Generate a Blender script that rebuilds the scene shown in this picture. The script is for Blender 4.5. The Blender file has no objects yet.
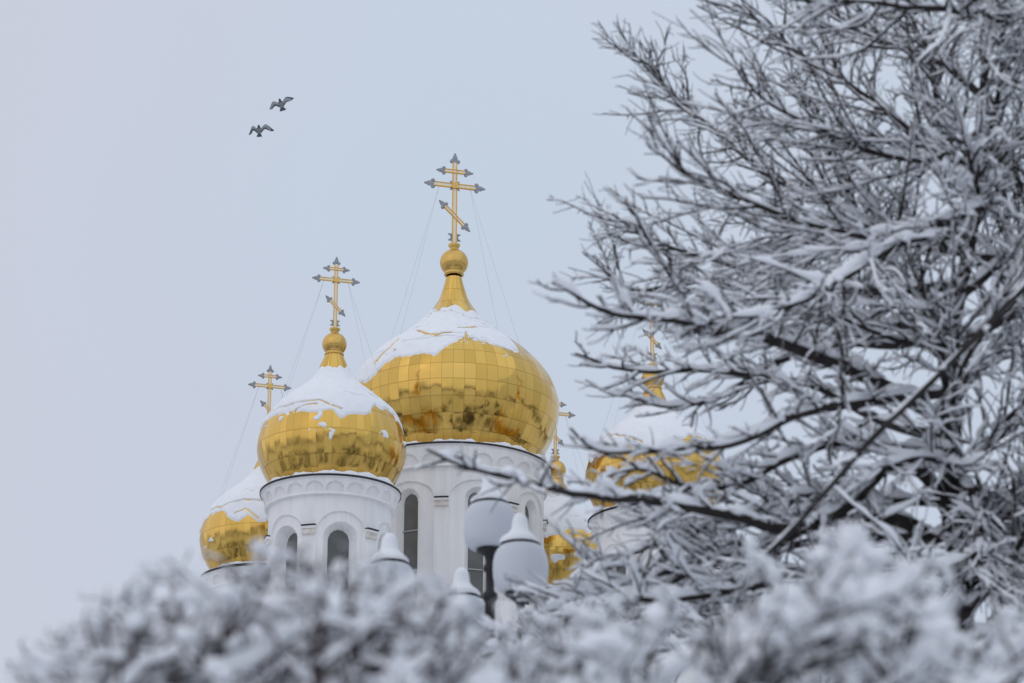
import bpy, math, random
import numpy as np
from mathutils import Vector, Matrix

SC = bpy.context.scene
COL = SC.collection
PI = math.pi
RNG = np.random.default_rng(7)

# ------------------------------------------------------------------ camera model
F_PX, PITCH, EYE = 2560.0, math.radians(20.36), 1.6
CP, SP = math.cos(PITCH), math.sin(PITCH)


def at(x, y, d):
    """point at horizontal distance d from the camera along the line of sight of pixel (x, y)"""
    a, b = (x - 512) / F_PX, -(y - 341.5) / F_PX
    v = np.array([a, CP - b * SP, SP + b * CP])
    return v * (d / math.hypot(v[0], v[1])) + np.array([0, 0, EYE])


def project(P):
    P = np.asarray(P, float)
    x, y, z = P[..., 0], P[..., 1], P[..., 2] - EYE
    d = y * CP + z * SP
    return 512 + F_PX * x / d, 341.5 - F_PX * (-y * SP + z * CP) / d


# ------------------------------------------------------------------ smooth noise
_LAT = np.random.default_rng(3).random((32, 32, 32)) * 2 - 1


def vnoise(P, octaves=3, gain=0.5):
    P = np.asarray(P, float)
    out = np.zeros(P.shape[:-1]); amp = 1.0
    for o in range(octaves):
        Q = P * (2.0 ** o) + 17.3 * o
        I = np.floor(Q).astype(int); f = Q - I; f = f * f * (3 - 2 * f)
        acc = 0
        for dx in (0, 1):
            for dy in (0, 1):
                for dz in (0, 1):
                    w = (f[..., 0] if dx else 1 - f[..., 0]) * (f[..., 1] if dy else 1 - f[..., 1]) * (f[..., 2] if dz else 1 - f[..., 2])
                    acc = acc + w * _LAT[(I[..., 0] + dx) % 32, (I[..., 1] + dy) % 32, (I[..., 2] + dz) % 32]
        out += amp * acc; amp *= gain
    return out


def sstep(a, b, x):
    t = np.clip((x - a) / (b - a), 0, 1)
    return t * t * (3 - 2 * t)


# ------------------------------------------------------------------ materials
def nodes_of(name):
    m = bpy.data.materials.new(name); m.use_nodes = True
    nt = m.node_tree
    return m, nt, nt.nodes['Principled BSDF']


def N(nt, t, **kw):
    n = nt.nodes.new(t)
    for k, v in kw.items():
        if k.startswith('i_'):
            key = k[2:]
            n.inputs[int(key) if key.isdigit() else key.replace('_', ' ')].default_value = v
        else:
            setattr(n, k, v)
    return n


def simple(name, col, rough=0.8, metal=0.0, vary=0.12, scale=6.0, bump=0.0, bscale=40.0, spec=0.5):
    m, nt, b = nodes_of(name)
    tc = N(nt, 'ShaderNodeTexCoord')
    nz = N(nt, 'ShaderNodeTexNoise', i_Scale=scale, i_Detail=5.0)
    nt.links.new(tc.outputs['Object'], nz.inputs['Vector'])
    rp = N(nt, 'ShaderNodeValToRGB')
    rp.color_ramp.elements[0].position = 0.3; rp.color_ramp.elements[1].position = 0.7
    rp.color_ramp.elements[0].color = [c * (1 - vary) for c in col] + [1]
    rp.color_ramp.elements[1].color = [min(1, c * (1 + vary)) for c in col] + [1]
    nt.links.new(nz.outputs['Fac'], rp.inputs['Fac'])
    nt.links.new(rp.outputs['Color'], b.inputs['Base Color'])
    b.inputs['Roughness'].default_value = rough
    b.inputs['Metallic'].default_value = metal
    b.inputs['Specular IOR Level'].default_value = spec
    if bump:
        n2 = N(nt, 'ShaderNodeTexNoise', i_Scale=bscale, i_Detail=4.0)
        nt.links.new(tc.outputs['Object'], n2.inputs['Vector'])
        bp = N(nt, 'ShaderNodeBump', i_Strength=bump, i_Distance=0.02)
        nt.links.new(n2.outputs['Fac'], bp.inputs['Height'])
        nt.links.new(bp.outputs['Normal'], b.inputs['Normal'])
    return m


def gold_panels(name, tilt, seam, rough):
    """gilded sheet: UV counts the sheets; each sheet sits at a slightly different tilt, seams are real darker joints"""
    m, nt, b = nodes_of(name)
    L = nt.links.new
    uv = N(nt, 'ShaderNodeUVMap')
    fl = N(nt, 'ShaderNodeVectorMath', operation='FLOOR'); L(uv.outputs[0], fl.inputs[0])
    wn = N(nt, 'ShaderNodeTexWhiteNoise', noise_dimensions='2D'); L(fl.outputs[0], wn.inputs['Vector'])
    sb = N(nt, 'ShaderNodeVectorMath', operation='SUBTRACT'); L(wn.outputs['Color'], sb.inputs[0]); sb.inputs[1].default_value = (.5, .5, .5)
    sc = N(nt, 'ShaderNodeVectorMath', operation='SCALE'); L(sb.outputs[0], sc.inputs[0]); sc.inputs['Scale'].default_value = tilt
    # oil-canning inside the sheets
    tc = N(nt, 'ShaderNodeTexCoord')
    nz = N(nt, 'ShaderNodeTexNoise', i_Scale=1.6, i_Detail=2.0); L(tc.outputs['Object'], nz.inputs['Vector'])
    s2 = N(nt, 'ShaderNodeVectorMath', operation='SUBTRACT'); L(nz.outputs['Color'], s2.inputs[0]); s2.inputs[1].default_value = (.5, .5, .5)
    s3 = N(nt, 'ShaderNodeVectorMath', operation='SCALE'); L(s2.outputs[0], s3.inputs[0]); s3.inputs['Scale'].default_value = tilt * 1.3
    ad = N(nt, 'ShaderNodeVectorMath', operation='ADD'); L(sc.outputs[0], ad.inputs[0]); L(s3.outputs[0], ad.inputs[1])
    ge = N(nt, 'ShaderNodeNewGeometry')
    ad2 = N(nt, 'ShaderNodeVectorMath', operation='ADD'); L(ad.outputs[0], ad2.inputs[0]); L(ge.outputs['Normal'], ad2.inputs[1])
    nm = N(nt, 'ShaderNodeVectorMath', operation='NORMALIZE'); L(ad2.outputs[0], nm.inputs[0])
    L(nm.outputs[0], b.inputs['Normal'])
    # joints
    fr = N(nt, 'ShaderNodeVectorMath', operation='FRACTION'); L(uv.outputs[0], fr.inputs[0])
    sx = N(nt, 'ShaderNodeSeparateXYZ'); L(fr.outputs[0], sx.inputs[0])
    def edge(out, w):
        a = N(nt, 'ShaderNodeMath', operation='SUBTRACT', i_1=0.5); L(out, a.inputs[0])
        c = N(nt, 'ShaderNodeMath', operation='ABSOLUTE'); L(a.outputs[0], c.inputs[0])
        d = N(nt, 'ShaderNodeMapRange', i_1=0.5 - w, i_2=0.5, i_3=0.0, i_4=1.0); L(c.outputs[0], d.inputs[0])
        return d.outputs[0]
    mx = N(nt, 'ShaderNodeMath', operation='MAXIMUM')
    L(edge(sx.outputs[0], 0.04), mx.inputs[0]); L(edge(sx.outputs[1], 0.04), mx.inputs[1])
    ml = N(nt, 'ShaderNodeMath', operation='MULTIPLY', i_1=seam); L(mx.outputs[0], ml.inputs[0])
    rp = N(nt, 'ShaderNodeValToRGB'); L(wn.outputs['Value'], rp.inputs['Fac'])
    rp.color_ramp.elements[0].color = (0.60, 0.385, 0.092, 1); rp.color_ramp.elements[1].color = (0.77, 0.495, 0.13, 1)
    mix = N(nt, 'ShaderNodeMix', data_type='RGBA'); L(ml.outputs[0], mix.inputs['Factor']); L(rp.outputs['Color'], mix.inputs[6])
    mix.inputs[7].default_value = (0.16, 0.075, 0.018, 1)
    L(mix.outputs[2], b.inputs['Base Color'])
    b.inputs['Metallic'].default_value = 1.0
    rr = N(nt, 'ShaderNodeMapRange', i_1=0.0, i_2=1.0, i_3=rough * .6, i_4=rough * 1.5); L(nz.outputs['Fac'], rr.inputs[0])
    L(rr.outputs[0], b.inputs['Roughness'])
    return m


M = {}
M['gold_main'] = gold_panels('gilded_sheet', 0.135, 0.5, 0.12)
M['gold_small'] = gold_panels('gilded_strip_sheet', 0.16, 0.35, 0.15)
M['gold_plain'] = simple('gilded_metal', (0.66, 0.425, 0.125), 0.25, 1.0, 0.06, 2.0)
M['gold_rail'] = simple('aged_gilding', (0.72, 0.42, 0.10), 0.38, 1.0, 0.08, 2.0)
M['pale_gilding'] = simple('pale_gilding', (0.82, 0.74, 0.56), 0.5, 0.3, 0.05, 2.0)
M['zinc'] = simple('dark_zinc', (0.30, 0.32, 0.345), 0.6, 0.2, 0.15, 8.0)
M['snow'] = simple('fresh_snow', (0.84, 0.86, 0.89), 0.9, 0, 0.025, 3.0, 0.25, 22.0, 0.2)
M['twig_snow'] = simple('branch_snow', (0.86, 0.88, 0.915), 0.9, 0, 0.03, 9.0, 0.35, 60.0, 0.2)
M['ground_snow'] = simple('ground_snow', (0.70, 0.71, 0.73), 0.9, 0, 0.25, 0.15, 0.2, 3.0, 0.2)
def streaked_plaster():
    m, nt, b = nodes_of('white_plaster'); L = nt.links.new
    tc = N(nt, 'ShaderNodeTexCoord')
    cols = []
    for sc, pos, c0, c1 in (((.5, .5, .35), (.30, .62), (.80, .797, .795, 1), (.88, .877, .875, 1)), ((3.5, 3.5, .22), (.42, .60), (.80, .80, .81, 1), (1, 1, 1, 1)), ((9, 9, 7), (.25, .5), (.93, .925, .92, 1), (1, 1, 1, 1))):
        mp = N(nt, 'ShaderNodeMapping'); mp.inputs['Scale'].default_value = sc; L(tc.outputs['Object'], mp.inputs['Vector'])
        nz = N(nt, 'ShaderNodeTexNoise', i_Scale=1.0, i_Detail=6.0, i_Roughness=.6); L(mp.outputs[0], nz.inputs['Vector'])
        rp = N(nt, 'ShaderNodeValToRGB'); L(nz.outputs['Fac'], rp.inputs['Fac'])
        rp.color_ramp.elements[0].position, rp.color_ramp.elements[1].position = pos
        rp.color_ramp.elements[0].color, rp.color_ramp.elements[1].color = c0, c1
        cols.append(rp.outputs['Color'])
    o = cols[0]
    for c in cols[1:]:
        mx = N(nt, 'ShaderNodeMix', data_type='RGBA', blend_type='MULTIPLY'); mx.inputs['Factor'].default_value = .3
        L(o, mx.inputs[6]); L(c, mx.inputs[7]); o = mx.outputs[2]
    L(o, b.inputs['Base Color']); b.inputs['Roughness'].default_value = .88
    n2 = N(nt, 'ShaderNodeTexNoise', i_Scale=11.0, i_Detail=5.0); L(tc.outputs['Object'], n2.inputs['Vector'])
    bp = N(nt, 'ShaderNodeBump', i_Strength=.25, i_Distance=.02); L(n2.outputs['Fac'], bp.inputs['Height']); L(bp.outputs['Normal'], b.inputs['Normal'])
    return m
M['plaster'] = streaked_plaster()
M['plaster_cream'] = simple('weathered_plaster', (0.70, 0.665, 0.61), 0.9, 0, 0.16, 5.0, 0.3, 20.0, 0.3)
M['rim'] = simple('dark_sheet_metal', (0.035, 0.032, 0.036), 0.55, 0.3, 0.2, 3.0)
M['glass'] = simple('dusty_window_glass', (0.10, 0.105, 0.10), 0.25, 0, 0.3, 0.8, 0, 1, 0.5)
M['bar'] = simple('grey_paint', (0.33, 0.34, 0.34), 0.6, 0, 0.1, 3.0)
M['bark'] = simple('dark_bark', (0.034, 0.029, 0.028), 0.95, 0, 0.35, 14.0, 0.6, 60.0, 0.2)
M['pale_bark'] = simple('pale_bark', (0.036, 0.033, 0.033), 0.95, 0, 0.35, 14.0, 0.6, 60.0, 0.2)
M['red_bark'] = simple('reddish_twig_bark', (0.060, 0.044, 0.046), 0.95, 0, 0.35, 30.0, 0.4, 90.0, 0.2)
M['iron'] = simple('black_cast_iron', (0.012, 0.012, 0.014), 0.45, 0.2, 0.2, 10.0, 0.15, 50.0)
M['opal'] = simple('opal_lamp_glass', (0.57, 0.60, 0.65), 0.4, 0, 0.03, 3.0, 0, 1, 0.35)
M['spruce'] = simple('distant_needles', (0.055, 0.058, 0.055), 0.95, 0, 0.5, 0.2)
M['door'] = simple('dark_oak', (0.07, 0.045, 0.03), 0.6, 0, 0.25, 4.0, 0.2, 20)
M['wire'] = simple('grey_steel_cable', (0.36, 0.38, 0.42), 0.5, 0.3, 0.1, 1.0)


def bird_material():
    m, nt, b = nodes_of('pigeon_plumage')
    at_ = N(nt, 'ShaderNodeVertexColor', layer_name='plumage')
    nt.links.new(at_.outputs['Color'], b.inputs['Base Color'])
    b.inputs['Roughness'].default_value = 0.8
    return m
M['bird'] = bird_material()


# ------------------------------------------------------------------ mesh helpers
def link(name, me, mat, parent=None, loc=None):
    o = bpy.data.objects.new(name, me); COL.objects.link(o)
    for mm in (mat if isinstance(mat, (list, tuple)) else [mat]):
        if mm is not None and mm.name not in [x.name for x in me.materials if x]:
            me.materials.append(mm)
    if parent is not None: o.parent = parent
    if loc is not None: o.location = loc
    return o


def mesh(name, V, Q, T=None, smooth=True, uv=None, midx=None):
    """V (n,3), Q (m,4) quads, T (k,3) triangles"""
    V = np.asarray(V, np.float32)
    Q = np.zeros((0, 4), np.int32) if Q is None or len(Q) == 0 else np.asarray(Q, np.int32)
    T = np.zeros((0, 3), np.int32) if T is None or len(T) == 0 else np.asarray(T, np.int32)
    me = bpy.data.meshes.new(name)
    me.vertices.add(len(V)); me.vertices.foreach_set('co', V.ravel())
    nl = Q.size + T.size
    me.loops.add(nl)
    li = np.concatenate([Q.ravel(), T.ravel()]).astype(np.int32)
    me.loops.foreach_set('vertex_index', li)
    me.polygons.add(len(Q) + len(T))
    st = np.concatenate([np.arange(len(Q)) * 4, Q.size + np.arange(len(T)) * 3]).astype(np.int32)
    me.polygons.foreach_set('loop_start', st)
    me.polygons.foreach_set('use_smooth', np.full(len(Q) + len(T), bool(smooth)))
    if midx is not None:
        me.polygons.foreach_set('material_index', np.asarray(midx, np.int32))
    if uv is not None:
        ul = me.uv_layers.new(name='UVMap')
        ul.data.foreach_set('uv', np.asarray(uv, np.float32).ravel())
    me.update(calc_edges=True); me.validate()
    return me


class MB:
    def __init__(s): s.V = []; s.Q = []; s.T = []; s.n = 0; s.qm = []; s.tm = []
    def add(s, V, Q=None, T=None, mi=0):
        V = np.asarray(V, float); s.V.append(V)
        if Q is not None and len(Q): s.Q.append(np.asarray(Q) + s.n); s.qm += [mi] * len(Q)
        if T is not None and len(T): s.T.append(np.asarray(T) + s.n); s.tm += [mi] * len(T)
        s.n += len(V)
    def box(s, c, h, R=None, mi=0):
        c = np.asarray(c, float)
        P = np.array([[x, y, z] for x in (-1, 1) for y in (-1, 1) for z in (-1, 1)], float) * np.asarray(h)
        if R is not None: P = P @ np.asarray(R).T
        s.add(P + c, [[0, 1, 3, 2], [4, 6, 7, 5], [0, 4, 5, 1], [2, 3, 7, 6], [0, 2, 6, 4], [1, 5, 7, 3]], None, mi)
    def tube(s, pts, rad, n=8, mi=0, cap=True):
        V, Q = tube_arrays(np.asarray(pts, float), np.broadcast_to(np.asarray(rad, float), (len(pts),)), n)
        T = []
        if cap:
            k = len(V); V = np.vstack([V, pts[0], pts[-1]]); m = len(pts)
            T = [[k, (j + 1) % n, j] for j in range(n)] + [[k + 1, (m - 1) * n + j, (m - 1) * n + (j + 1) % n] for j in range(n)]
        s.add(V, Q, T, mi)
    def lathe(s, prof, n=32, c=(0, 0, 0), mi=0):
        V, Q = lathe_arrays(prof, n); s.add(V + np.asarray(c), Q, None, mi)
    def build(s, name, mat, parent=None, loc=None, smooth=True):
        me = mesh(name, np.vstack(s.V), np.vstack(s.Q) if s.Q else None, np.vstack(s.T) if s.T else None, smooth, None, s.qm + s.tm)
        return link(name, me, mat, parent, loc)


def grid_quads(nr, nc, wrap=True):
    r = np.arange(nr - 1)[:, None]; c = np.arange(nc if wrap else nc - 1)[None, :]
    c2 = (c + 1) % nc
    return np.stack([r * nc + c, r * nc + c2, (r + 1) * nc + c2, (r + 1) * nc + c], -1).reshape(-1, 4)


def lathe_arrays(prof, n):
    p = np.asarray(prof, float); a = np.arange(n) * 2 * PI / n
    V = np.stack([p[:, :1] * np.sin(a), -p[:, :1] * np.cos(a), np.repeat(p[:, 1:2], n, 1)], -1).reshape(-1, 3)
    return V, grid_quads(len(p), n)


def tube_arrays(pts, rad, n):
    t = np.gradient(pts, axis=0); t /= np.linalg.norm(t, axis=1)[:, None] + 1e-9
    up = np.where(np.abs(t[:, 2:3]) > 0.95, np.array([[1., 0, 0]]), np.array([[0, 0, 1.]]))
    s = np.cross(t, up); s /= np.linalg.norm(s, axis=1)[:, None] + 1e-9
    v = np.cross(s, t)
    a = np.arange(n) * 2 * PI / n
    V = pts[:, None, :] + rad[:, None, None] * (np.cos(a)[None, :, None] * s[:, None, :] + np.sin(a)[None, :, None] * v[:, None, :])
    return V.reshape(-1, 3), grid_quads(len(pts), n)


def spline(pts, n):
    """Catmull-Rom through points (k, d), n samples, by chord length"""
    p = np.asarray(pts, float)
    P = np.vstack([2 * p[0] - p[1], p, 2 * p[-1] - p[-2]])
    d = np.concatenate([[0], np.cumsum(np.linalg.norm(np.diff(p, axis=0), axis=1))])
    u = np.linspace(0, d[-1], n)
    i = np.clip(np.searchsorted(d, u, 'right') - 1, 0, len(p) - 2)
    t = ((u - d[i]) / (d[i + 1] - d[i] + 1e-9))[:, None]
    a, b, c, e = P[i], P[i + 1], P[i + 2], P[i + 3]
    return .5 * ((2 * b) + (c - a) * t + (2 * a - 5 * b + 4 * c - e) * t * t + (3 * b - a - 3 * c + e) * t ** 3)


def empty(name, loc, label=None, cat=None, group=None):
    o = bpy.data.objects.new(name, None); COL.objects.link(o); o.location = loc
    o.empty_display_size = 0.3
    if label: o['label'] = label
    if cat: o['category'] = cat
    if group: o['group'] = group
    return o


# ------------------------------------------------------------------ world, sun, camera
def world():
    w = bpy.data.worlds.new('World'); SC.world = w; w.use_nodes = True
    nt = w.node_tree; L = nt.links.new
    bg = nt.nodes['Background']; bg.inputs['Strength'].default_value = 0.1
    sky = N(nt, 'ShaderNodeTexSky', sky_type='NISHITA', sun_disc=False)
    sky.sun_elevation = SUN_EL; sky.sun_rotation = SUN_ROT
    sky.air_density = 1.0; sky.dust_density = 3.0
    tc = N(nt, 'ShaderNodeTexCoord')
    mp = N(nt, 'ShaderNodeMapping'); mp.inputs['Scale'].default_value = (1, 1, 1.6); L(tc.outputs['Generated'], mp.inputs['Vector'])
    nz = N(nt, 'ShaderNodeTexNoise', i_Scale=2.3, i_Detail=3.0, i_Roughness=0.45); L(mp.outputs[0], nz.inputs['Vector'])
    rp = N(nt, 'ShaderNodeValToRGB'); L(nz.outputs['Fac'], rp.inputs['Fac'])
    rp.color_ramp.elements[0].position = .32; rp.color_ramp.elements[1].position = .68
    k = 10.2
    rp.color_ramp.elements[0].color = (.595, .632, .742, 1)
    rp.color_ramp.elements[1].color = (.560, .650, .765, 1)
    sc = N(nt, 'ShaderNodeVectorMath', operation='SCALE'); L(rp.outputs['Color'], sc.inputs[0]); sc.inputs['Scale'].default_value = k
    # overcast veil: brighter overhead than at the horizon
    sx = N(nt, 'ShaderNodeSeparateXYZ'); L(tc.outputs['Generated'], sx.inputs[0])
    mr = N(nt, 'ShaderNodeMapRange', i_1=-0.05, i_2=1.0, i_3=0.92, i_4=1.12); L(sx.outputs[2], mr.inputs[0])
    s2 = N(nt, 'ShaderNodeVectorMath', operation='SCALE'); L(sc.outputs[0], s2.inputs[0]); L(mr.outputs[0], s2.inputs['Scale'])
    mix = N(nt, 'ShaderNodeMix', data_type='RGBA'); mix.inputs['Factor'].default_value = 0.93
    # a faintly warmer stretch of cloud in the west
    mw = N(nt, 'ShaderNodeMapRange', i_1=-0.03, i_2=-0.22, i_3=0.0, i_4=0.75); L(sx.outputs[0], mw.inputs[0])
    wm = N(nt, 'ShaderNodeMix', data_type='RGBA'); L(mw.outputs[0], wm.inputs['Factor']); L(s2.outputs[0], wm.inputs[6]); wm.inputs[7].default_value = (6.35, 6.45, 7.4, 1)
    L(sky.outputs[0], mix.inputs[6]); L(wm.outputs[2], mix.inputs[7])
    L(mix.outputs[2], bg.inputs['Color'])


SUN_EL = math.radians(42); SUN_AZ = math.radians(215)   # clockwise from +Y: behind the camera, to the left
SUN_ROT = SUN_AZ
world()
sl = bpy.data.lights.new('sun', 'SUN'); sl.energy = 0.65; sl.angle = math.radians(160); sl.color = (1.0, .975, .95)
so = bpy.data.objects.new('sun', sl); COL.objects.link(so)
sd = Vector((math.sin(SUN_AZ) * math.cos(SUN_EL), math.cos(SUN_AZ) * math.cos(SUN_EL), math.sin(SUN_EL)))
so.rotation_euler = sd.to_track_quat('Z', 'Y').to_euler(); so.location = (0, -20, 60)

cam = bpy.data.cameras.new('camera'); co = bpy.data.objects.new('camera', cam); COL.objects.link(co)
co.location = (0, 0, EYE); co.rotation_euler = (PI / 2 + PITCH, 0, 0)
cam.sensor_width = 36; cam.lens = F_PX * 36 / 1024; cam.clip_start = 0.1; cam.clip_end = 6000
cam.dof.use_dof = True; cam.dof.focus_distance = 122; cam.dof.aperture_fstop = 4.0
SC.camera = co
SC.view_settings.view_transform = 'Standard'; SC.view_settings.look = 'None'
SC.view_settings.exposure = 0; SC.view_settings.gamma = 1
SC.cycles.use_denoising = True
SC.cycles.max_bounces = 6; SC.cycles.diffuse_bounces = 4; SC.cycles.glossy_bounces = 4; SC.cycles.transmission_bounces = 2

# ------------------------------------------------------------------ ground
mb = MB()
n = 90
gx = np.concatenate([-np.geomspace(3000, 2, n // 2), np.geomspace(2, 3000, n // 2)])
X, Y = np.meshgrid(gx, gx)
Z = vnoise(np.stack([X / 30, Y / 30, 0 * X], -1), 2) * 0.12 * sstep(2, 60, np.hypot(X, Y))
g = link('ground', mesh('ground', np.stack([X, Y, Z], -1).reshape(-1, 3), grid_quads(n, n, False)), M['ground_snow'])
g['kind'] = 'structure'; g['label'] = 'flat snow-covered ground'

# ------------------------------------------------------------------ church
BEAR = -0.0244; D0 = 120.0
CX, CY = D0 * math.sin(BEAR), D0 * math.cos(BEAR)
RS, TH = 0.0913 * D0, math.radians(28.52)
CHY = math.radians(16.4)          # the church's own axes turned against the view
church = empty('church', (CX, CY, 0), 'white plastered church with five gilded onion domes under snow, crosses on top', 'church')


def small_pos(a): return np.array([CX - RS * math.sin(a), CY - RS * math.cos(a)])
POS = {'near': small_pos(TH), 'right': small_pos(TH - PI / 2), 'left': small_pos(TH + PI / 2), 'back': small_pos(TH + PI)}
Z_MAIN, Z_SMALL = 43.3, 37.8

PROF_MAIN = [(.40, 6.23), (.55, 5.65), (.77, 4.99), (1.28, 4.19), (2.10, 3.28), (3.12, 2.50), (3.88, 1.88), (4.52, 1.18), (4.95, .52), (5.19, -.15), (5.27, -.67), (5.2, -1.41), (4.97, -2.18), (4.66, -2.8), (4.2, -3.5), (3.9, -3.9)]
PROF_SMALL = [(.40, 4.10), (.46, 3.95), (.61, 3.60), (.82, 3.09), (1.29, 2.50), (2.0, 1.92), (2.62, 1.36), (3.04, .76), (3.30, .05), (3.37, -.45), (3.34, -.85), (3.20, -1.36), (2.95, -1.88), (2.72, -2.25), (2.45, -2.55)]


def dome_mesh(name, prof, ncol, nrow):
    pr = spline(prof, 120); n = ncol * 4
    V, Q = lathe_arrays(pr, n)
    s = np.concatenate([[0], np.cumsum(np.linalg.norm(np.diff(pr, axis=0), axis=1))]); s = s / s[-1] * nrow
    ii = np.arange(119)[:, None] + np.zeros((1, n), int); jj = np.arange(n)[None, :] + np.zeros((119, 1), int)
    u0, u1 = jj / 4, (jj + 1) / 4
    uv = np.stack([np.stack([u0, s[ii]], -1), np.stack([u1, s[ii]], -1), np.stack([u1, s[ii + 1]], -1), np.stack([u0, s[ii + 1]], -1)], 2).reshape(-1, 2)
    return mesh(name, V, Q[:, ::-1], None, True, uv.reshape(-1, 4, 2)[:, ::-1].reshape(-1, 2))


def facing(p):           # rotation that turns local -Y towards the camera
    return math.atan2(-p[0], p[1]) * 1.0


def snow_mesh(name, prof, pos, zref, edge_px, s_top, seed, hmax, cracks=(), crack_w=0.07, tears=0.0, specks=0.0, back_s=None, right_s=None):
    """snow lying on a dome; its lower edge follows edge_px (seen points of the edge), on round the back at the same mean height"""
    nphi, ns = 560, 230
    fine = spline(prof, 400)
    S = np.concatenate([[0], np.cumsum(np.linalg.norm(np.diff(fine, axis=0), axis=1))])
    iz = np.argmin(fine[:, 0] * -1)     # widest ring
    smax = S[iz] + 0.9
    s = np.linspace(s_top - .4, smax, ns)
    r = np.interp(s, S, fine[:, 0]); z = np.interp(s, S, fine[:, 1])
    tr, tz = np.gradient(r), np.gradient(z); l = np.hypot(tr, tz)
    nr, nz = -tz / l, tr / l
    phi = (np.arange(nphi) / nphi * 2 - 1) * PI
    rot = facing(pos)
    def world_pts(rr, zz, ph):
        lx, ly = rr * np.sin(ph), -rr * np.cos(ph)
        return np.stack([pos[0] + lx * math.cos(rot) - ly * math.sin(rot), pos[1] + lx * math.sin(rot) + ly * math.cos(rot), zref + zz], -1)
    PH, SS = np.meshgrid(phi, s); R_, Z_ = r[:, None] + 0 * PH, z[:, None] + 0 * PH
    W = world_pts(R_, Z_, PH); px, py = project(W)
    nrm = np.stack([nr[:, None] * np.sin(PH), -nr[:, None] * np.cos(PH), nz[:, None] + 0 * PH], -1)
    nw = np.stack([nrm[..., 0] * math.cos(rot) - nrm[..., 1] * math.sin(rot), nrm[..., 0] * math.sin(rot) + nrm[..., 1] * math.cos(rot), nrm[..., 2]], -1)
    seen = np.sum(nw * (W - np.array([0, 0, EYE])), -1) < 0
    def locate(q):
        dd = np.where(seen, (px - q[0]) ** 2 + (py - q[1]) ** 2, 1e9)
        k = np.unravel_index(np.argmin(dd), dd.shape); return PH[k], SS[k]
    e = sorted(locate(q) for q in edge_px)
    ep = np.array([a for a, b in e]); es = np.array([b for a, b in e])
    ms = es.mean() if back_s is None else back_s
    ep = np.concatenate([[-PI, ep[0] - .5], ep, [ep[-1] + .5, PI]]); es = np.concatenate([[ms, ms], es, [ms, ms]])
    if right_s is not None:
        ep = np.concatenate([ep[:-2], [ep[-3] + .12, ep[-3] + .9, PI]]); es = np.concatenate([es[:-2], [right_s, right_s, ms]])
    edge = np.interp(phi, ep, es)
    P3 = np.stack([R_ * np.sin(PH), R_ * np.cos(PH), Z_], -1)
    n1 = vnoise(P3 * 1.3 + seed, 4, .55)
    edge2 = edge[None, :] + 0.22 * n1
    top = s_top + (0.35 if s_top > 1 else .16) * vnoise(np.stack([np.cos(phi) * 2, np.sin(phi) * 2, 0 * phi + seed], -1), 3)[None, :]
    d = np.minimum((edge2 - SS), (SS - top) * .8)
    T = hmax * (sstep(0, .22, d) * (.8 + .5 * vnoise(P3 * .9 + seed * 2 + 5, 3)) ) - .012
    T = np.where(d < 0, -.03, T)
    ridge = np.ones_like(T)
    for poly in cracks:
        q = [locate(p) for p in poly]
        for (a0, b0), (a1, b1) in zip(q[:-1], q[1:]):
            rr = R_
            ax, ay = a0 * rr, b0 + 0 * rr; bx, by = a1 * rr, b1 + 0 * rr
            cx_, cy_ = PH * rr + .08 * n1, SS + .10 * n1
            tt = np.clip(((cx_ - ax) * (bx - ax) + (cy_ - ay) * (by - ay)) / ((bx - ax) ** 2 + (by - ay) ** 2 + 1e-6), 0, 1)
            ridge = np.minimum(ridge, np.hypot(cx_ - ax - tt * (bx - ax), cy_ - ay - tt * (by - ay)) / crack_w)
    T = np.where(ridge < 1, np.minimum(T, -.03 + .05 * sstep(.5, 1.0, ridge)), T)
    if tears:
        A = np.stack([PH * 2.2 + seed, SS * 2.6, 0 * PH + seed], -1)
        nn = np.abs(vnoise(A, 3)); gate = vnoise(A * .5 + 9, 2)
        T = np.where((nn < .05 + .12 * tears) & (gate > .5 - tears) & (d > 0), -.03, T)
    if specks:
        nn = vnoise(np.stack([PH * R_ * 1.6, SS * 1.6, 0 * PH + seed * 3.1], -1), 3, .6)
        h = (nn - (.98 - specks))
        sp = np.where((h > 0) & (SS < edge[None, :] + 1.5), .05 * sstep(0, .12, h), -.03)
        T = np.maximum(T, sp)
    Tm = np.clip(T, -.03, None)
    V = np.stack([(R_ + Tm * nr[:, None]) * np.sin(PH), -(R_ + Tm * nr[:, None]) * np.cos(PH), Z_ + Tm * nz[:, None]], -1).reshape(-1, 3)
    Q = grid_quads(ns, nphi)
    keep = (T.ravel()[Q] > -.012).any(1)
    Q = Q[keep][:, ::-1]
    used = np.unique(Q); rm = np.full(len(V), -1); rm[used] = np.arange(len(used))
    return mesh(name, V[used], rm[Q])


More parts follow.
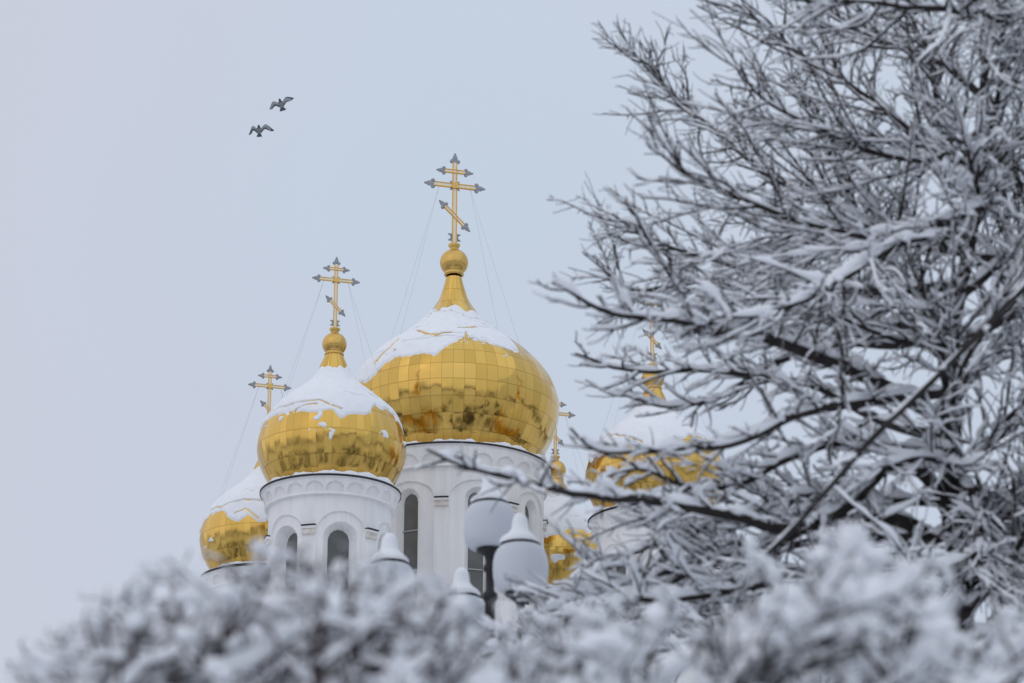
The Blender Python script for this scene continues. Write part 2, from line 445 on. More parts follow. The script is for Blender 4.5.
def drum_mesh(name, R, H, nwin, phase, band, bay, nphi, dz, narc):
    """plastered wall of a drum as one displaced shell; z = 0 at the cornice"""
    nz_ = int(H / dz)
    phi = (np.arange(nphi) + .5) / nphi * 2 * PI
    z = -np.arange(nz_ + 1) * dz
    PH, ZZ = np.meshgrid(phi, z)
    off = np.zeros_like(PH)
    b0, b1, flare, rec = band
    inb = (ZZ <= -0.0) & (ZZ > -b1)
    fl = flare * (0.45 + .55 * np.clip((ZZ + b1) / (b1 - b0), 0, 1))
    off = np.where(inb, fl, off)
    # blind arcade
    da = 2 * PI / narc
    ap = (PH + da * .3) % da - da / 2
    hw = 0.42 * da * R
    xa = np.abs(ap) * R
    spring = -(b1 - .16) + .06
    inside = (xa < hw) & (ZZ < spring) | (xa ** 2 + np.clip(ZZ - spring, 0, 9) ** 2 * 1.15 < hw ** 2) & (ZZ >= spring)
    inside &= ZZ > -(b1 - .16)
    off = np.where(inside & inb, off - rec, off)
    off = np.where((ZZ > -(b1 + .0)) & (ZZ < -(b1 - .10)), flare * .45 + .05, off)   # string course
    dw = 2 * PI / nwin
    wp = (PH - phase + dw / 2) % dw - dw / 2
    x = np.abs(wp) * R
    def arch(hwid, spr, rise):
        return (x < hwid) & (ZZ < spr) | ((x / hwid) ** 2 + (np.clip(ZZ - spr, 0, 9) / rise) ** 2 < 1) & (ZZ >= spr)
    o = bay
    inarch = arch(o['w0'], o['s0'], o['r0']) & (ZZ > -o['bot'])
    off = np.where(inarch, -o['d0'], off)
    steps = 10
    for k in range(steps):
        f = k / (steps - 1)
        w_ = o['w1'] + (o['w2'] - o['w1']) * f; rr = o['r1'] + (o['r2'] - o['r1']) * f
        off = np.where(arch(w_, o['s1'], rr) & (ZZ > -o['bot'] + .35 * f), -o['d0'] - (o['d1'] - o['d0']) * f, off)
    RR = R + off
    V = np.stack([RR * np.sin(PH), -RR * np.cos(PH), ZZ], -1).reshape(-1, 3)
    return mesh(name, V, grid_quads(len(z), nphi)[:, ::-1], None, False)


def window_mesh(name, hw, top, bot, rise, bars):
    """arched window: glazing with frame bars, local frame x right, -y outwards"""
    b = MB()
    k = 14
    a = np.linspace(0, PI, k)
    out = np.array([[hw * math.cos(t), 0, top - rise + rise * math.sin(t)] for t in a] + [[-hw, 0, bot], [hw, 0, bot]])
    back = out + np.array([0, .05, 0]); m = len(out)
    V = np.vstack([out, back, [[0, 0, (top + bot) / 2], [0, .05, (top + bot) / 2]]])
    T = [[2 * m, (i + 1) % m, i] for i in range(m)] + [[2 * m + 1, m + i, m + (i + 1) % m] for i in range(m)]
    Q = [[i, (i + 1) % m, m + (i + 1) % m, m + i] for i in range(m)]
    b.add(V, Q, T, 0)
    for zb in bars:
        b.box((0, -.03, zb), (hw, .028, .032), None, 1)
    return b


CORN_M, CORN_S = -4.05, -2.62
me_dome_main = dome_mesh('main_dome', PROF_MAIN, 60, 15)
me_dome_small = dome_mesh('small_dome', PROF_SMALL, 58, 7)
BAY_M = dict(w0=1.36, s0=-2.57, r0=.87, d0=.10, w1=.66, s1=-2.62, r1=.62, w2=.38, r2=.42, d1=.52, bot=10.6)
BAY_S = dict(w0=1.12, s0=-2.45, r0=.90, d0=.10, w1=.84, s1=-2.72, r1=.74, w2=.58, r2=.50, d1=.72, bot=5.4)
me_drum_main = drum_mesh('main_drum', 4.48, 12.5, 8, math.radians(16.2), (.26, 1.12, .30, .13), BAY_M, 800, .045, 24)
me_drum_small = drum_mesh('small_drum', 2.75, 7.2, 6, math.radians(11), (.20, .82, .30, .11), BAY_S, 560, .04, 20)


def orb_profile(r, neck, top):
    a = np.linspace(-.86, 1.28, 22)
    p = [(neck, -r * 1.02), (neck * 1.25, -r * .96), (neck * 1.25, -r * .88)]
    p += [(r * math.cos(t), r * math.sin(t) * .98) for t in a]
    p += [(top * .75, r * 1.02), (top * .8, r * 1.08), (top * 1.15, r * 1.28), (top * 1.1, r * 1.36), (.01, r * 1.37)]
    return p[::-1]


def ring_snow(name, r0, r1, z, seed):
    nphi = 360; phi = np.arange(nphi) / nphi * 2 * PI
    nz = vnoise(np.stack([np.cos(phi) * r1 * 1.5, np.sin(phi) * r1 * 1.5, 0 * phi + seed], -1), 4, .6)
    h = np.clip(.14 + .12 * nz, .03, .4); ro = r1 - .03 + .04 * nz
    rows = [(ro - .02, z + .005 + 0 * h), (ro, z + h * .5), (ro - .06, z + h * .9), ((ro + r0) / 2, z + h * 1.25), (r0 + 0 * ro, z + h * 1.6 + .1)]
    V = np.vstack([np.stack([r * np.sin(phi), -r * np.cos(phi), zz + 0 * phi], -1) for r, zz in rows])
    return mesh(name, V, grid_quads(len(rows), nphi))


def trefoil(b, p, d, s, nrm, mi=0, prism=.05):
    """grey three-lobed ornament at the end of a bar: p its root, d outward, s size, nrm the cross's normal"""
    d = np.asarray(d); side = np.cross(d, nrm)
    def disc(c, rx, ry):
        k = 10
        a = np.arange(k) * 2 * PI / k
        ring = c + rx * np.cos(a)[:, None] * d + ry * np.sin(a)[:, None] * side
        V = np.vstack([ring - nrm * prism * .4, ring * 1 + nrm * prism * .4, [c - nrm * prism], [c + nrm * prism]])
        Q = [[i, (i + 1) % k, k + (i + 1) % k, k + i] for i in range(k)]
        T = [[2 * k, (i + 1) % k, i] for i in range(k)] + [[2 * k + 1, k + i, k + (i + 1) % k] for i in range(k)]
        b.add(V, Q, T, mi)
    disc(p + d * s * .62, s * .52, s * .34)
    disc(p + d * s * .24 + side * s * .40, s * .28, s * .27)
    disc(p + d * s * .24 - side * s * .40, s * .28, s * .27)
    disc(p + d * s * 1.12, s * .26, s * .16)


def bar(b, p0, p1, w, nrm, t=.05):
    """two gilded rails with a paler plate between"""
    p0, p1 = np.asarray(p0, float), np.asarray(p1, float)
    d = p1 - p0; L = np.linalg.norm(d); d = d / L; s = np.cross(d, nrm)
    R = np.stack([d, s, nrm], 1); c = (p0 + p1) / 2
    rail = w * .17
    for sg in (-1, 1):
        b.box(c + s * sg * (w / 2 - rail / 2), (L / 2, rail / 2, t), R, 0)
    b.box(c, (L / 2 - .01, w / 2 - rail - .002, t * .55), R, 1)


def cross(parent, top_loc, k, heights, halves):
    """heights (from the base): slant centre, main bar, upper bar, top; halves: slant dx, dz, main, upper"""
    nrm = np.array([math.sin(CHY), -math.cos(CHY), 0]); ex = np.array([math.cos(CHY), math.sin(CHY), 0]); ez = np.array([0, 0, 1.])
    w = .25 * k
    hs, hm, hu, ht = heights; sx_, sz_, bm_, bu_ = halves
    fs = .41 * k
    b = MB(); bar(b, ez * -.1, ez * (ht - fs * 1.2), w, nrm, .055 * k)
    root = b.build('cross', [M['gold_rail'], M['pale_gilding']], parent, top_loc, False)
    tips = [(ez * (ht - fs * 1.25), ez, fs)]
    def cb(name, c, vec, wk, fsz):
        L = np.linalg.norm(vec); u = vec / L
        bb = MB(); e = L - fsz * 1.2
        off = nrm * .014
        bar(bb, c - u * e + off, c + u * e + off, w * wk, nrm, .062 * k)
        bb.build(name, [M['gold_rail'], M['pale_gilding']], root, None, False)
        tips.append((c + u * (e - .03), u, fsz)); tips.append((c - u * (e - .03), -u, fsz))
    cb('crossbar', ez * hm, ex * bm_, .95, fs)
    cb('crossbar', ez * hu, ex * bu_, .8, fs * .85)
    cb('slanted_bar', ez * hs, ex * sx_ - ez * sz_, .72, fs * .85)
    for p, d, s in tips:
        fb = MB(); trefoil(fb, p, d, s, nrm, 0, .06 * k); fb.build('finial', M['zinc'], root, None, False)
    rb = MB()
    rb.box(ez * hm + nrm * .07 * k, (.16 * k, .16 * k, .03 * k), np.stack([ex, ez, nrm], 1), 0)
    for a in (45, 135, 225, 315):
        d = ex * math.cos(math.radians(a)) + ez * math.sin(math.radians(a))
        trefoil(rb, ez * hm + d * .13 * k, d, .17 * k, nrm, 1, .045 * k)
    rb.build('rosette', [M['gold_plain'], M['zinc']], root, None, False)
    sb = MB()
    for sg in (-1, 1):
        for dz in (.22, .42):
            trefoil(sb, ez * dz * k * 1.0 + ex * sg * .10 * k, ex * sg * .9 + ez * .3 * (1 if dz > .3 else -1), .19 * k, nrm, 0, .05 * k)
    sb.build('foot_ornament', M['zinc'], root, None, False)
    return root, nrm, ex, ez


def guy_wires(root, ex, ez, nrm, hm, half, prof, zdome_rel, drop_s):
    """four stays from the main bar to the shoulder of the dome"""
    fine = spline(prof, 200)
    k = int(np.argmin(np.abs(fine[:, 1] - drop_s)))
    r, z = fine[k]
    for sx_ in (-1, 1):
        for f in (-1, 1):
            b = MB()
            a = ex * sx_ * half * .52 + ez * (hm - .1) + nrm * .0
            ang = math.radians(24) * f
            dirv = ex * sx_ * math.cos(ang) + nrm * math.sin(ang)
            e = dirv * r + ez * (z + zdome_rel)
            t = np.linspace(0, 1, 9)[:, None]
            pts = a * (1 - t) + e * t; pts[:, 2] -= (t * (1 - t))[:, 0] * .15
            b.tube(pts, .0042, 4)
            b.build('guy_wire', M['wire'], root)


def capitals(parent, R, nwin, phase, z, halfang, fl):
    for i in range(nwin):
        a = phase + (i + .5) * 2 * PI / nwin
        b = MB()
        def arc(r0, r1, z0, z1, mi):
            k = 6; aa = a + np.linspace(-halfang, halfang, k)
            rows = [(r0, z0), (r1, z0), (r1, z1), (r0, z1), (r0, z0)]
            V = np.vstack([np.stack([r * np.sin(aa), -r * np.cos(aa), zz + 0 * aa], -1) for r, zz in rows])
            n0 = b.n
            b.add(V, grid_quads(5, k, False), [[0, k, 2 * k], [0, 2 * k, 3 * k], [k - 1, 3 * k - 1, 2 * k - 1], [k - 1, 4 * k - 1, 3 * k - 1]], mi)
        arc(R - .05, R + fl, z - .045, z, 1)
        arc(R - .05, R + fl * .75, z - .17, z - .062, 0)
        arc(R - .05, R + fl * .4, z - .34, z - .172, 2)
        arc(R - .05, R + fl * .62, z - .42, z - .342, 2)
        b.build('capital', [M['plaster'], M['rim'], M['plaster_cream']], parent, None, False)


def cupola(key, pos, main, snow_args, cross_px):
    rot = facing(pos)
    zref = Z_MAIN if main else Z_SMALL
    corn = CORN_M if main else CORN_S
    k = 1.0 if main else .70
    loc = Vector((pos[0] - CX, pos[1] - CY, zref))
    me = me_dome_main if main else me_dome_small
    d = link('dome', me, M['gold_main'] if main else M['gold_small'], church, loc); d.rotation_euler.z = rot
    if key in ('left', 'right'): d.scale = (.97, .97, .97)
    prof = PROF_MAIN if main else PROF_SMALL
    sm = snow_mesh('snow_cap', prof, pos, zref, **snow_args)
    link('snow_cap', sm, M['snow'], d)
    orb_z = zat(cross_px['orb'], pos) - zref
    b = MB(); b.lathe(orb_profile(.72 if main else .565, .40 if main else .36, .27 if main else .22), 32, (0, 0, orb_z))
    b.build('orb', M['gold_plain'], d)
    # cornice snow
    R = 4.48 if main else 2.75; CR = 4.90 if main else 3.18; gb = 4.05 if main else 2.55
    link('cornice_snow', ring_snow('cornice_snow', gb - .1, CR, corn + .03, pos[0]), M['snow'], d)
    # drum
    dm = link('drum', me_drum_main if main else me_drum_small, M['plaster'], church, loc + Vector((0, 0, corn))); dm.rotation_euler.z = rot
    b = MB()
    bf = R + .30
    b.lathe([(CR, .03), (CR, -.055), (CR - .015, -.06), (CR - .02, .0)], 160)
    b.lathe([(CR + .004, .035), (gb - .2, .06)], 160)
    b.build('cornice_rim', M['rim'], dm)
    b = MB(); b.lathe([(CR - .03, -.03), (CR - .05, -.07), (CR - .12, -.09), (bf + .02, -.13), (bf - .02, -.2), (R, -.2)], 160)
    b.build('cornice', M['plaster'], dm)
    nwin, ph = (8, math.radians(16.2)) if main else (6, math.radians(11))
    bay = BAY_M if main else BAY_S
    for i in range(nwin):
        a = ph + i * 2 * PI / nwin
        top = bay['s1'] + bay['r2'] + .03; bot = -bay['bot'] + .2
        bars = [-4.35 + corn * 0 + .35, -5.95, -7.6, -9.2] if main else [-4.3]
        wb = window_mesh('window', bay['w2'] + .05, top, bot, bay['r2'] + .03, bars)
        w = wb.build('window', [M['glass'], M['bar']], dm, None, False)
        rr = R - bay['d1'] + .05
        w.location = (rr * math.sin(a), -rr * math.cos(a), 0); w.rotation_euler.z = a
    capitals(dm, R, nwin, ph, -2.60 if main else -2.17, math.radians(4.2) if main else math.radians(6.6), .22 if main else .2)
    # cross
    bz = zat(cross_px['base'], pos)
    H = [zat(cross_px[q], pos) - bz for q in ('slant', 'bar', 'upper', 'top')]
    root, nrm, ex, ez = cross(church, Vector((pos[0] - CX, pos[1] - CY, bz)), k, H, cross_px['halves'])
    guy_wires(root, ex, ez, nrm, H[1], cross_px['halves'][2], prof, zref - bz, 2.3 if main else 1.35)


def zat(y, pos):
    d = math.hypot(pos[0], pos[1]); x = 512 + F_PX * (pos[0] / d) * 1.06
    return at(x, y, d)[2]


# crosses: rows of the photograph for the main one and for the nearest small one (all small ones are equal)
CM = dict(orb=262.6, base=243.2, slant=215.9, bar=185.8, upper=171.6, top=154.2, halves=(.80, .76, 1.58, .95))
CN = dict(orb=343.8, base=327, slant=305.3, bar=279.4, upper=268.5, top=256.8, halves=(.47, .46, 1.12, .63))
cupola('main', np.array([CX, CY]), True, dict(
    edge_px=[(363, 384), (368, 383), (384, 368), (401, 357), (418, 358), (434, 356), (450, 344), (466, 339), (492, 344), (503, 349), (516, 354), (520, 352)],
    s_top=2.25, right_s=4.1, seed=4.0, hmax=.075, crack_w=.12, cracks=[[(418, 331), (428, 334), (438, 335), (450, 332)], [(458, 328), (476, 327)], [(466, 339), (467, 333)], [(375, 365), (384, 352), (398, 340)]], tears=.30, specks=.22), CM)
pn = POS['near']
dn = math.hypot(*pn)
# the other small cupolas share the nearest one's heights
zs = {q: zat(CN[q], pn) for q in ('orb', 'base', 'slant', 'bar', 'upper', 'top')}


class Fixed(dict):
    pass


_zat = zat
def zat(y, pos):
    return y if isinstance(y, np.floating) or (isinstance(y, float) and y in zset) else _zat(y, pos)
zset = set(float(v) for v in zs.values())
CS = {q: float(v) for q, v in zs.items()}; CS['halves'] = CN['halves']
SN = dict(
    near=dict(edge_px=[(261, 428), (265, 422), (272, 417), (291, 415), (302, 411), (320, 411), (333, 411), (340, 421), (347, 414), (370, 415), (376, 407), (391, 414), (398, 421), (403, 432)],
              s_top=.72, seed=11.0, hmax=.09, cracks=[[(268, 416), (282, 408), (298, 402), (321, 401), (342, 410)], [(290, 413), (303, 406), (318, 405)]], crack_w=.05, tears=.03, specks=.10),
    left=dict(edge_px=[(206, 519), (209, 514), (218, 513), (230, 519), (237, 521), (247, 515), (258, 524), (270, 520), (290, 518), (320, 516)],
              s_top=.75, seed=21.0, hmax=.09, cracks=[[(209, 511), (222, 505), (235, 500), (248, 498), (265, 501)], [(234, 513), (245, 508), (258, 518)]], crack_w=.05, tears=.03, specks=.06),
    right=dict(edge_px=[(590, 462), (593, 457), (604, 450), (614, 446), (635, 447), (655, 448), (670, 450), (682, 439), (698, 435), (714, 439), (722, 452)],
               s_top=.85, seed=31.0, hmax=.09, cracks=[[(598, 440), (615, 434), (630, 437), (642, 442)]], crack_w=.05, tears=.05, specks=.10),
    back=dict(edge_px=[(500, 536), (520, 533), (549, 536), (560, 533), (568, 531), (580, 531), (590, 534), (599, 538), (610, 545)],
              s_top=.75, seed=41.0, hmax=.09, cracks=[], tears=.03, specks=.05))
for key in ('near', 'right', 'left', 'back'):
    cupola(key, POS[key], False, SN[key], CS)

# body of the church under the drums
Rz = np.array([[math.cos(CHY), -math.sin(CHY), 0], [math.sin(CHY), math.cos(CHY), 0], [0, 0, 1.]])
HB = 12.4; EAVE = 24.2
b = MB(); b.box((0, 0, EAVE / 2), (HB, HB, EAVE / 2), Rz)
body = b.build('wall', M['plaster'], church, None, False)
b = MB(); b.lathe([(5.6, 31.5), (5.6, 24)], 48); b.build('drum_base', M['plaster'], church, None, True)
roofb = MB()
for side in range(4):
    A = side * PI / 2
    Rs = Rz @ np.array([[math.cos(A), -math.sin(A), 0], [math.sin(A), math.cos(A), 0], [0, 0, 1.]])
    for i in range(3):
        cx_ = (i - 1) * 8.2; rg = 3.95
        gb = MB(); k = 24
        t = np.linspace(0, PI, k)
        prof = np.array([[cx_ + rg * math.cos(a), rg * math.sin(a) * 1.02] for a in t])
        V = []
        for yy in (-HB - .02, -HB + 4.2):
            V += [[x, yy, EAVE + z] for x, z in prof]
        V = np.array(V) @ Rs.T
        cen = (np.array([[cx_, -HB - .02, EAVE], [cx_, -HB + 4.2, EAVE]])) @ Rs.T
        V = np.vstack([V, cen])
        gb.add(V, [[j, j + 1, k + j + 1, k + j] for j in range(k - 1)], [[2 * k, j + 1, j] for j in range(k - 1)] + [[2 * k + 1, k + j, k + j + 1] for j in range(k - 1)])
        gab = gb.build('gable', M['plaster'], church, None, False)
        sb = MB()
        V = []
        for yy, sc_ in ((-HB - .25, 1.0), (-HB - .30, 1.03), (-HB - .1, 1.06), (-HB + 4.6, 1.07)):
            V += [[cx_ + (x - cx_) * sc_, yy, EAVE + z * sc_ + .02] for x, z in prof[2:-2]]
        kk = k - 4
        sb.add(np.array(V) @ Rs.T, [[r * kk + j, r * kk + j + 1, (r + 1) * kk + j + 1, (r + 1) * kk + j] for r in range(3) for j in range(kk - 1)])
        sb.build('snow_cover', M['snow'], gab)
        wb = window_mesh('window', .75, 20.0, 10.0, .75, [12.5, 15, 17.5])
        w = wb.build('window', [M['glass'], M['bar']], body, None, False)
        p = Rs @ np.array([cx_, -HB - .03, 0]); w.location = p; w.rotation_euler.z = CHY + A
    for i in range(4):
        pb = MB(); xx = (i - 1.5) * 8.2
        xx = max(-HB + .3, min(HB - .3, xx))
        pb.box(Rs @ np.array([xx, -HB - .15, EAVE / 2]), (.55, .2, EAVE / 2), Rs)
        pb.box(Rs @ np.array([xx, -HB - .2, EAVE - .4]), (.7, .3, .25), Rs)
        pb.build('pilaster', M['plaster'], body, None, False)
    if side < 3:
        db = MB(); db.box(Rs @ np.array([0, -HB - .1, 2.0]), (1.5, .12, 2.0), Rs); db.build('door', M['door'], body, None, False)
b = MB()
b.add(np.array([[-HB + .3, -HB + .3, EAVE + 1.5], [HB - .3, -HB + .3, EAVE + 1.5], [HB - .3, HB - .3, EAVE + 1.5], [-HB + .3, HB - .3, EAVE + 1.5], [-4, -4, 30.6], [4, -4, 30.6], [4, 4, 30.6], [-4, 4, 30.6]]) @ Rz.T,
      [[0, 1, 5, 4], [1, 2, 6, 5], [2, 3, 7, 6], [3, 0, 4, 7], [4, 5, 6, 7]])
b.build('roof', M['snow'], church, None, False)

#SECTION2
# ------------------------------------------------------------------ woods round the square (they stand below the frame and show in the gilding)
def woods():
    rg = np.random.default_rng(12)
    b = MB()
    spots = []
    for i in range(420):
        a = rg.random() * 2 * PI; r = rg.uniform(230, 380)
        spots.append((CX + r * math.cos(a), CY + r * math.sin(a), rg.uniform(14, 24)))
    k = 0
    while k < 210:
        a = rg.random() * 2 * PI; r = rg.uniform(38, 95)
        x, y = CX + r * math.cos(a), CY + r * math.sin(a)
        h = rg.uniform(8, 14)
        if math.hypot(x, y) < 45 or (abs(x) < 12 and y < 75): continue
        spots.append((x, y, h)); k += 1
    for x, y, h in spots:
        n = 9; w = h * rg.uniform(.16, .24)
        prof = [(w * .12, 0), (w * .12, h * .1)]
        for q in range(5):
            f = q / 5
            prof += [(w * (1 - f) * 1.0, h * (.1 + .9 * f)), (w * (1 - f) * .5, h * (.1 + .9 * (f + .17)))]
        prof += [(.02, h)]
        V, Q = lathe_arrays(prof, n)
        V[:, :2] *= 1 + .35 * (rg.random((len(V), 1)) - .5)
        b.add(V + np.array([x, y, 0]), Q)
    o = b.build('woods', M['spruce'], None, None, False); o['kind'] = 'stuff'; o['label'] = 'dark spruce woods round the snowy square'
woods()


# ------------------------------------------------------------------ street lamp with five opal globes
def street_lamp():
    pb = at(490, 549, 16.0)
    root = empty('street_lamp', (pb[0], pb[1], 0), 'black cast iron street lamp with five snow-capped opal glass globes', 'street lamp')
    zt = pb[2]
    px = 16.7 / F_PX
    b = MB()
    prof = [(.02, zt), (.085, zt), (.092, zt - .012), (.075, zt - .03), (.035, zt - .05), (.03, zt - .10), (.045, zt - .115), (.045, zt - .14), (.028, zt - .16), (.03, zt - .28), (.05, zt - .30), (.05, zt - .33), (.032, zt - .36),
            (.034, zt - .80), (.06, zt - .84), (.07, zt - .92), (.05, zt - .98), (.045, zt - 1.6), (.06, 2.4), (.065, 1.2), (.10, 1.1), (.10, .95), (.13, .8), (.15, .25), (.22, .2), (.24, 0)]
    b.lathe(prof, 24)
    for a in range(12):       # fluting
        t = a * PI / 6
        b.tube([(.052 * math.cos(t), .052 * math.sin(t), zt - 1.1), (.066 * math.cos(t), .066 * math.sin(t), 1.2)], .006, 5)
    b.build('post', M['iron'], root)
    def globe(p):
        g = MB()
        R = .172
        g.lathe([(.110, .300), (.128, .291), (.148, .268), (.163, .235), (.171, .195), (.173, .15), (.170, .10), (.162, .055), (.147, .021), (.125, .004), (.10, 0), (.02, -.002)], 40)
        o = g.build('globe', M['opal'], root, p)
        c = MB()
        c.lathe([(.01, 0.455), (.012, 0.425), (.03, 0.410), (.045, 0.375), (.06, 0.360), (.113, 0.315), (.119, 0.307), (.119, 0.293), (.10, 0.289)], 32)
        for k in range(26):
            t = k * 2 * PI / 26
            c.lathe([(.001, .011), (.008, .007), (.011, 0), (.008, -.007), (.001, -.011)], 6, (.117 * math.cos(t), .117 * math.sin(t), 0.301))
        c.build('lamp_cap', M['iron'], o)
        k = 36; ph = np.arange(k) * 2 * PI / k
        nz = vnoise(np.stack([np.cos(ph) + p[0] * 3, np.sin(ph) + p[1] * 3, 0 * ph], -1), 3)
        rows = [(.121 + .006 * nz, 0.311), (.124 + .008 * nz, 0.327 + .006 * nz), (.108 + .008 * nz, 0.347 + .006 * nz), (.075 + .006 * nz, 0.375), (.054 + .004 * nz, 0.405), (.05 + .003 * nz, 0.445), (.046 + .004 * nz, 0.470), (.026 + 0 * nz, 0.500 + .01 * nz), (.002 + 0 * nz, 0.507)]
        V = np.vstack([np.stack([r * np.cos(ph), r * np.sin(ph), z + 0 * ph], -1) for r, z in rows])
        link('snow_cap', mesh('lamp_snow', V, grid_quads(len(rows), k)), M['snow'], o)
        return o
    globe((0, 0, zt))
    zs_ = at(521, 593, 15.37)[2]
    for q in range(4):
        a = math.radians(-73) + q * PI / 2
        d = np.array([math.cos(a), math.sin(a), 0])
        p = d * .67 + np.array([0, 0, zs_])
        globe(tuple(p))
        m = MB()
        pts = spline([d * .03 + [0, 0, zs_ - .55], d * .25 + [0, 0, zs_ - .62], d * .5 + [0, 0, zs_ - .48], d * .655 + [0, 0, zs_ - .22], d * .67 + [0, 0, zs_ - .05]], 18)
        m.tube(pts, np.linspace(.024, .017, 18), 8)
        sc = spline([d * .06 + [0, 0, zs_ - .25], d * .22 + [0, 0, zs_ - .20], d * .34 + [0, 0, zs_ - .34], d * .26 + [0, 0, zs_ - .45], d * .17 + [0, 0, zs_ - .38], d * .22 + [0, 0, zs_ - .32]], 24)
        m.tube(sc, .011, 6)
        m.lathe([(.02, zs_), (.095, zs_ - .002), (.10, zs_ - .015), (.06, zs_ - .04), (.03, zs_ - .07), (.02, zs_ - .12)], 20, d * .67)
        m.build('arm', M['iron'], root)
street_lamp()


# ------------------------------------------------------------------ two pigeons in flight
def pigeon(px, py, dist, roll, label, left, right, tail_w):
    c = at(px, py, dist)
    ey = np.array([0, 0, 0.]); view = c - np.array([0, 0, EYE]); view /= np.linalg.norm(view)
    rx = np.cross(view, [0, 0, 1]); rx /= np.linalg.norm(rx); up = np.cross(rx, view)
    cr, sr = math.cos(roll), math.sin(roll)
    Rt = rx * cr + up * sr                               # bird's right
    fw = (-rx * .36 + up * .55) + view * .8; fw -= Rt * (fw @ Rt); fw /= np.linalg.norm(fw)
    Up = np.cross(Rt, fw)
    B = np.stack([Rt, fw, Up], 1)
    bm = MB()
    # trunk, neck, head, beak
    ys = [-.13, -.10, -.05, 0, .05, .09, .12, .14, .165, .178, .20]
    rs = [.018, .03, .045, .052, .05, .042, .030, .028, .026, .012, .002]
    zz = [0, 0, 0, -.005, -.004, 0, .006, .012, .014, .012, .008]
    rows = np.array([[[r * math.cos(t), y, z + r * .9 * math.sin(t)] for t in np.arange(14) * 2 * PI / 14] for y, r, z in zip(ys, rs, zz)]).reshape(-1, 3)
    k = len(rows)
    bm.add(np.vstack([rows, [[0, -.135, 0]], [[0, .201, .008]]]), grid_quads(len(ys), 14), [[k, j, (j + 1) % 14] for j in range(14)] + [[k + 1, 10 * 14 + (j + 1) % 14, 10 * 14 + j] for j in range(14)])
    def surf(sections):
        """sections: (leading point, trailing point, thickness)"""
        V = []
        for le, te, th in sections:
            le, te = np.array(le), np.array(te)
            for f, h in ((0, 0), (.2, .5), (.55, .45), (1, .22), (1, -.22), (.55, -.45), (.2, -.5)):
                V.append(le + (te - le) * f + np.array([0, 0, th * h]))
        n = len(sections)
        bm.add(np.array(V), grid_quads(n, 7), [[0, j + 1, j] if j else [0, 1, 6] for j in range(1, 6)] + [[(n - 1) * 7, (n - 1) * 7 + j, (n - 1) * 7 + j + 1] for j in range(1, 6)])
    for sg, w in ((-1, left), (1, right)):
        sh, wr, tp = [np.array(q, float) for q in w]
        sec = []
        P = spline([np.array([.01, sh[1], .01]), sh, wr, tp], 14)
        for i, p in enumerate(P):
            f = i / 13
            ch = .20 * (1 - .15 * f) if f < .55 else .20 * (.9175 - ((f - .55) / .45) ** 1.6 * .80)
            sw = -.03 * f
            sec.append(([p[0] * sg, p[1], p[2]], [(p[0] + sw * 1.0) * sg, p[1] - ch, p[2] - .008], .022 - .008 * f))
        surf(sec)
    surf([([.02 - .04 * q / 6, -.09, 0], [tail_w * (1 - 2 * q / 6), -.235 - .012 * math.sin(PI * q / 6), -.015], .016) for q in range(7)])
    V = np.vstack(bm.V)
    me = mesh('pigeon', V, np.vstack(bm.Q), np.vstack(bm.T), True)
    o = link('pigeon', me, M['bird'])
    rm = o.modifiers.new('join', 'REMESH'); rm.mode = 'VOXEL'; rm.voxel_size = .0055; rm.use_smooth_shade = True
    dg = bpy.context.evaluated_depsgraph_get()
    me2 = bpy.data.meshes.new_from_object(o.evaluated_get(dg)); o.modifiers.clear(); o.data = me2
    if not me2.materials: me2.materials.append(M['bird'])
    n = len(me2.vertices); P = np.zeros(n * 3, np.float32); me2.vertices.foreach_get('co', P); P = P.reshape(-1, 3)
    colr = np.tile(np.array([.16, .17, .20]), (n, 1))
    ax = np.abs(P[:, 0])
    lead = np.interp(ax, [.0, .05, .16, .33], [.08, .08, .10, -.05])
    wing = ax > .055
    colr[wing] = [.24, .26, .29]
    colr[wing & (P[:, 1] < lead - .13)] = [.055, .06, .07]
    colr[wing & (P[:, 1] > lead - .018)] = [.07, .075, .085]
    colr[ax > .27] = [.05, .05, .06]
    colr[(~wing) & (P[:, 1] > .03)] = [.035, .04, .05]
    colr[(P[:, 1] < -.15)] = [.05, .055, .075]
    ca = me2.color_attributes.new('plumage', 'FLOAT_COLOR', 'POINT')
    ca.data.foreach_set('color', np.hstack([colr, np.ones((n, 1))]).astype(np.float32).ravel())
    o.matrix_world = Matrix([[*B[i], c[i]] for i in range(3)] + [[0, 0, 0, 1]])
    o['label'] = label; o['category'] = 'pigeon'; o['group'] = 'pigeons flying past the church'
pigeon(281, 104.0, 55, math.radians(19), 'grey pigeon in flight, the upper one of the two, its right wing stretched straight out',
       [(.05, .06, .02), (.17, .09, .075), (.30, -.07, .01)], [(.05, .06, .02), (.17, .12, .07), (.34, .02, .05)], .085)
pigeon(259, 130.2, 55, math.radians(6), 'grey pigeon in flight, the lower one of the two, with both wingtips drooping',
       [(.05, .06, .02), (.15, .08, .08), (.25, -.10, -.04)], [(.05, .06, .02), (.17, .09, .10), (.36, -.04, .0)], .07)


# ------------------------------------------------------------------ trees and shrubs under snow
class Wood:
    """collects the bark and the snow of one limb"""
    def __init__(s): s.b = MB(); s.s = MB()


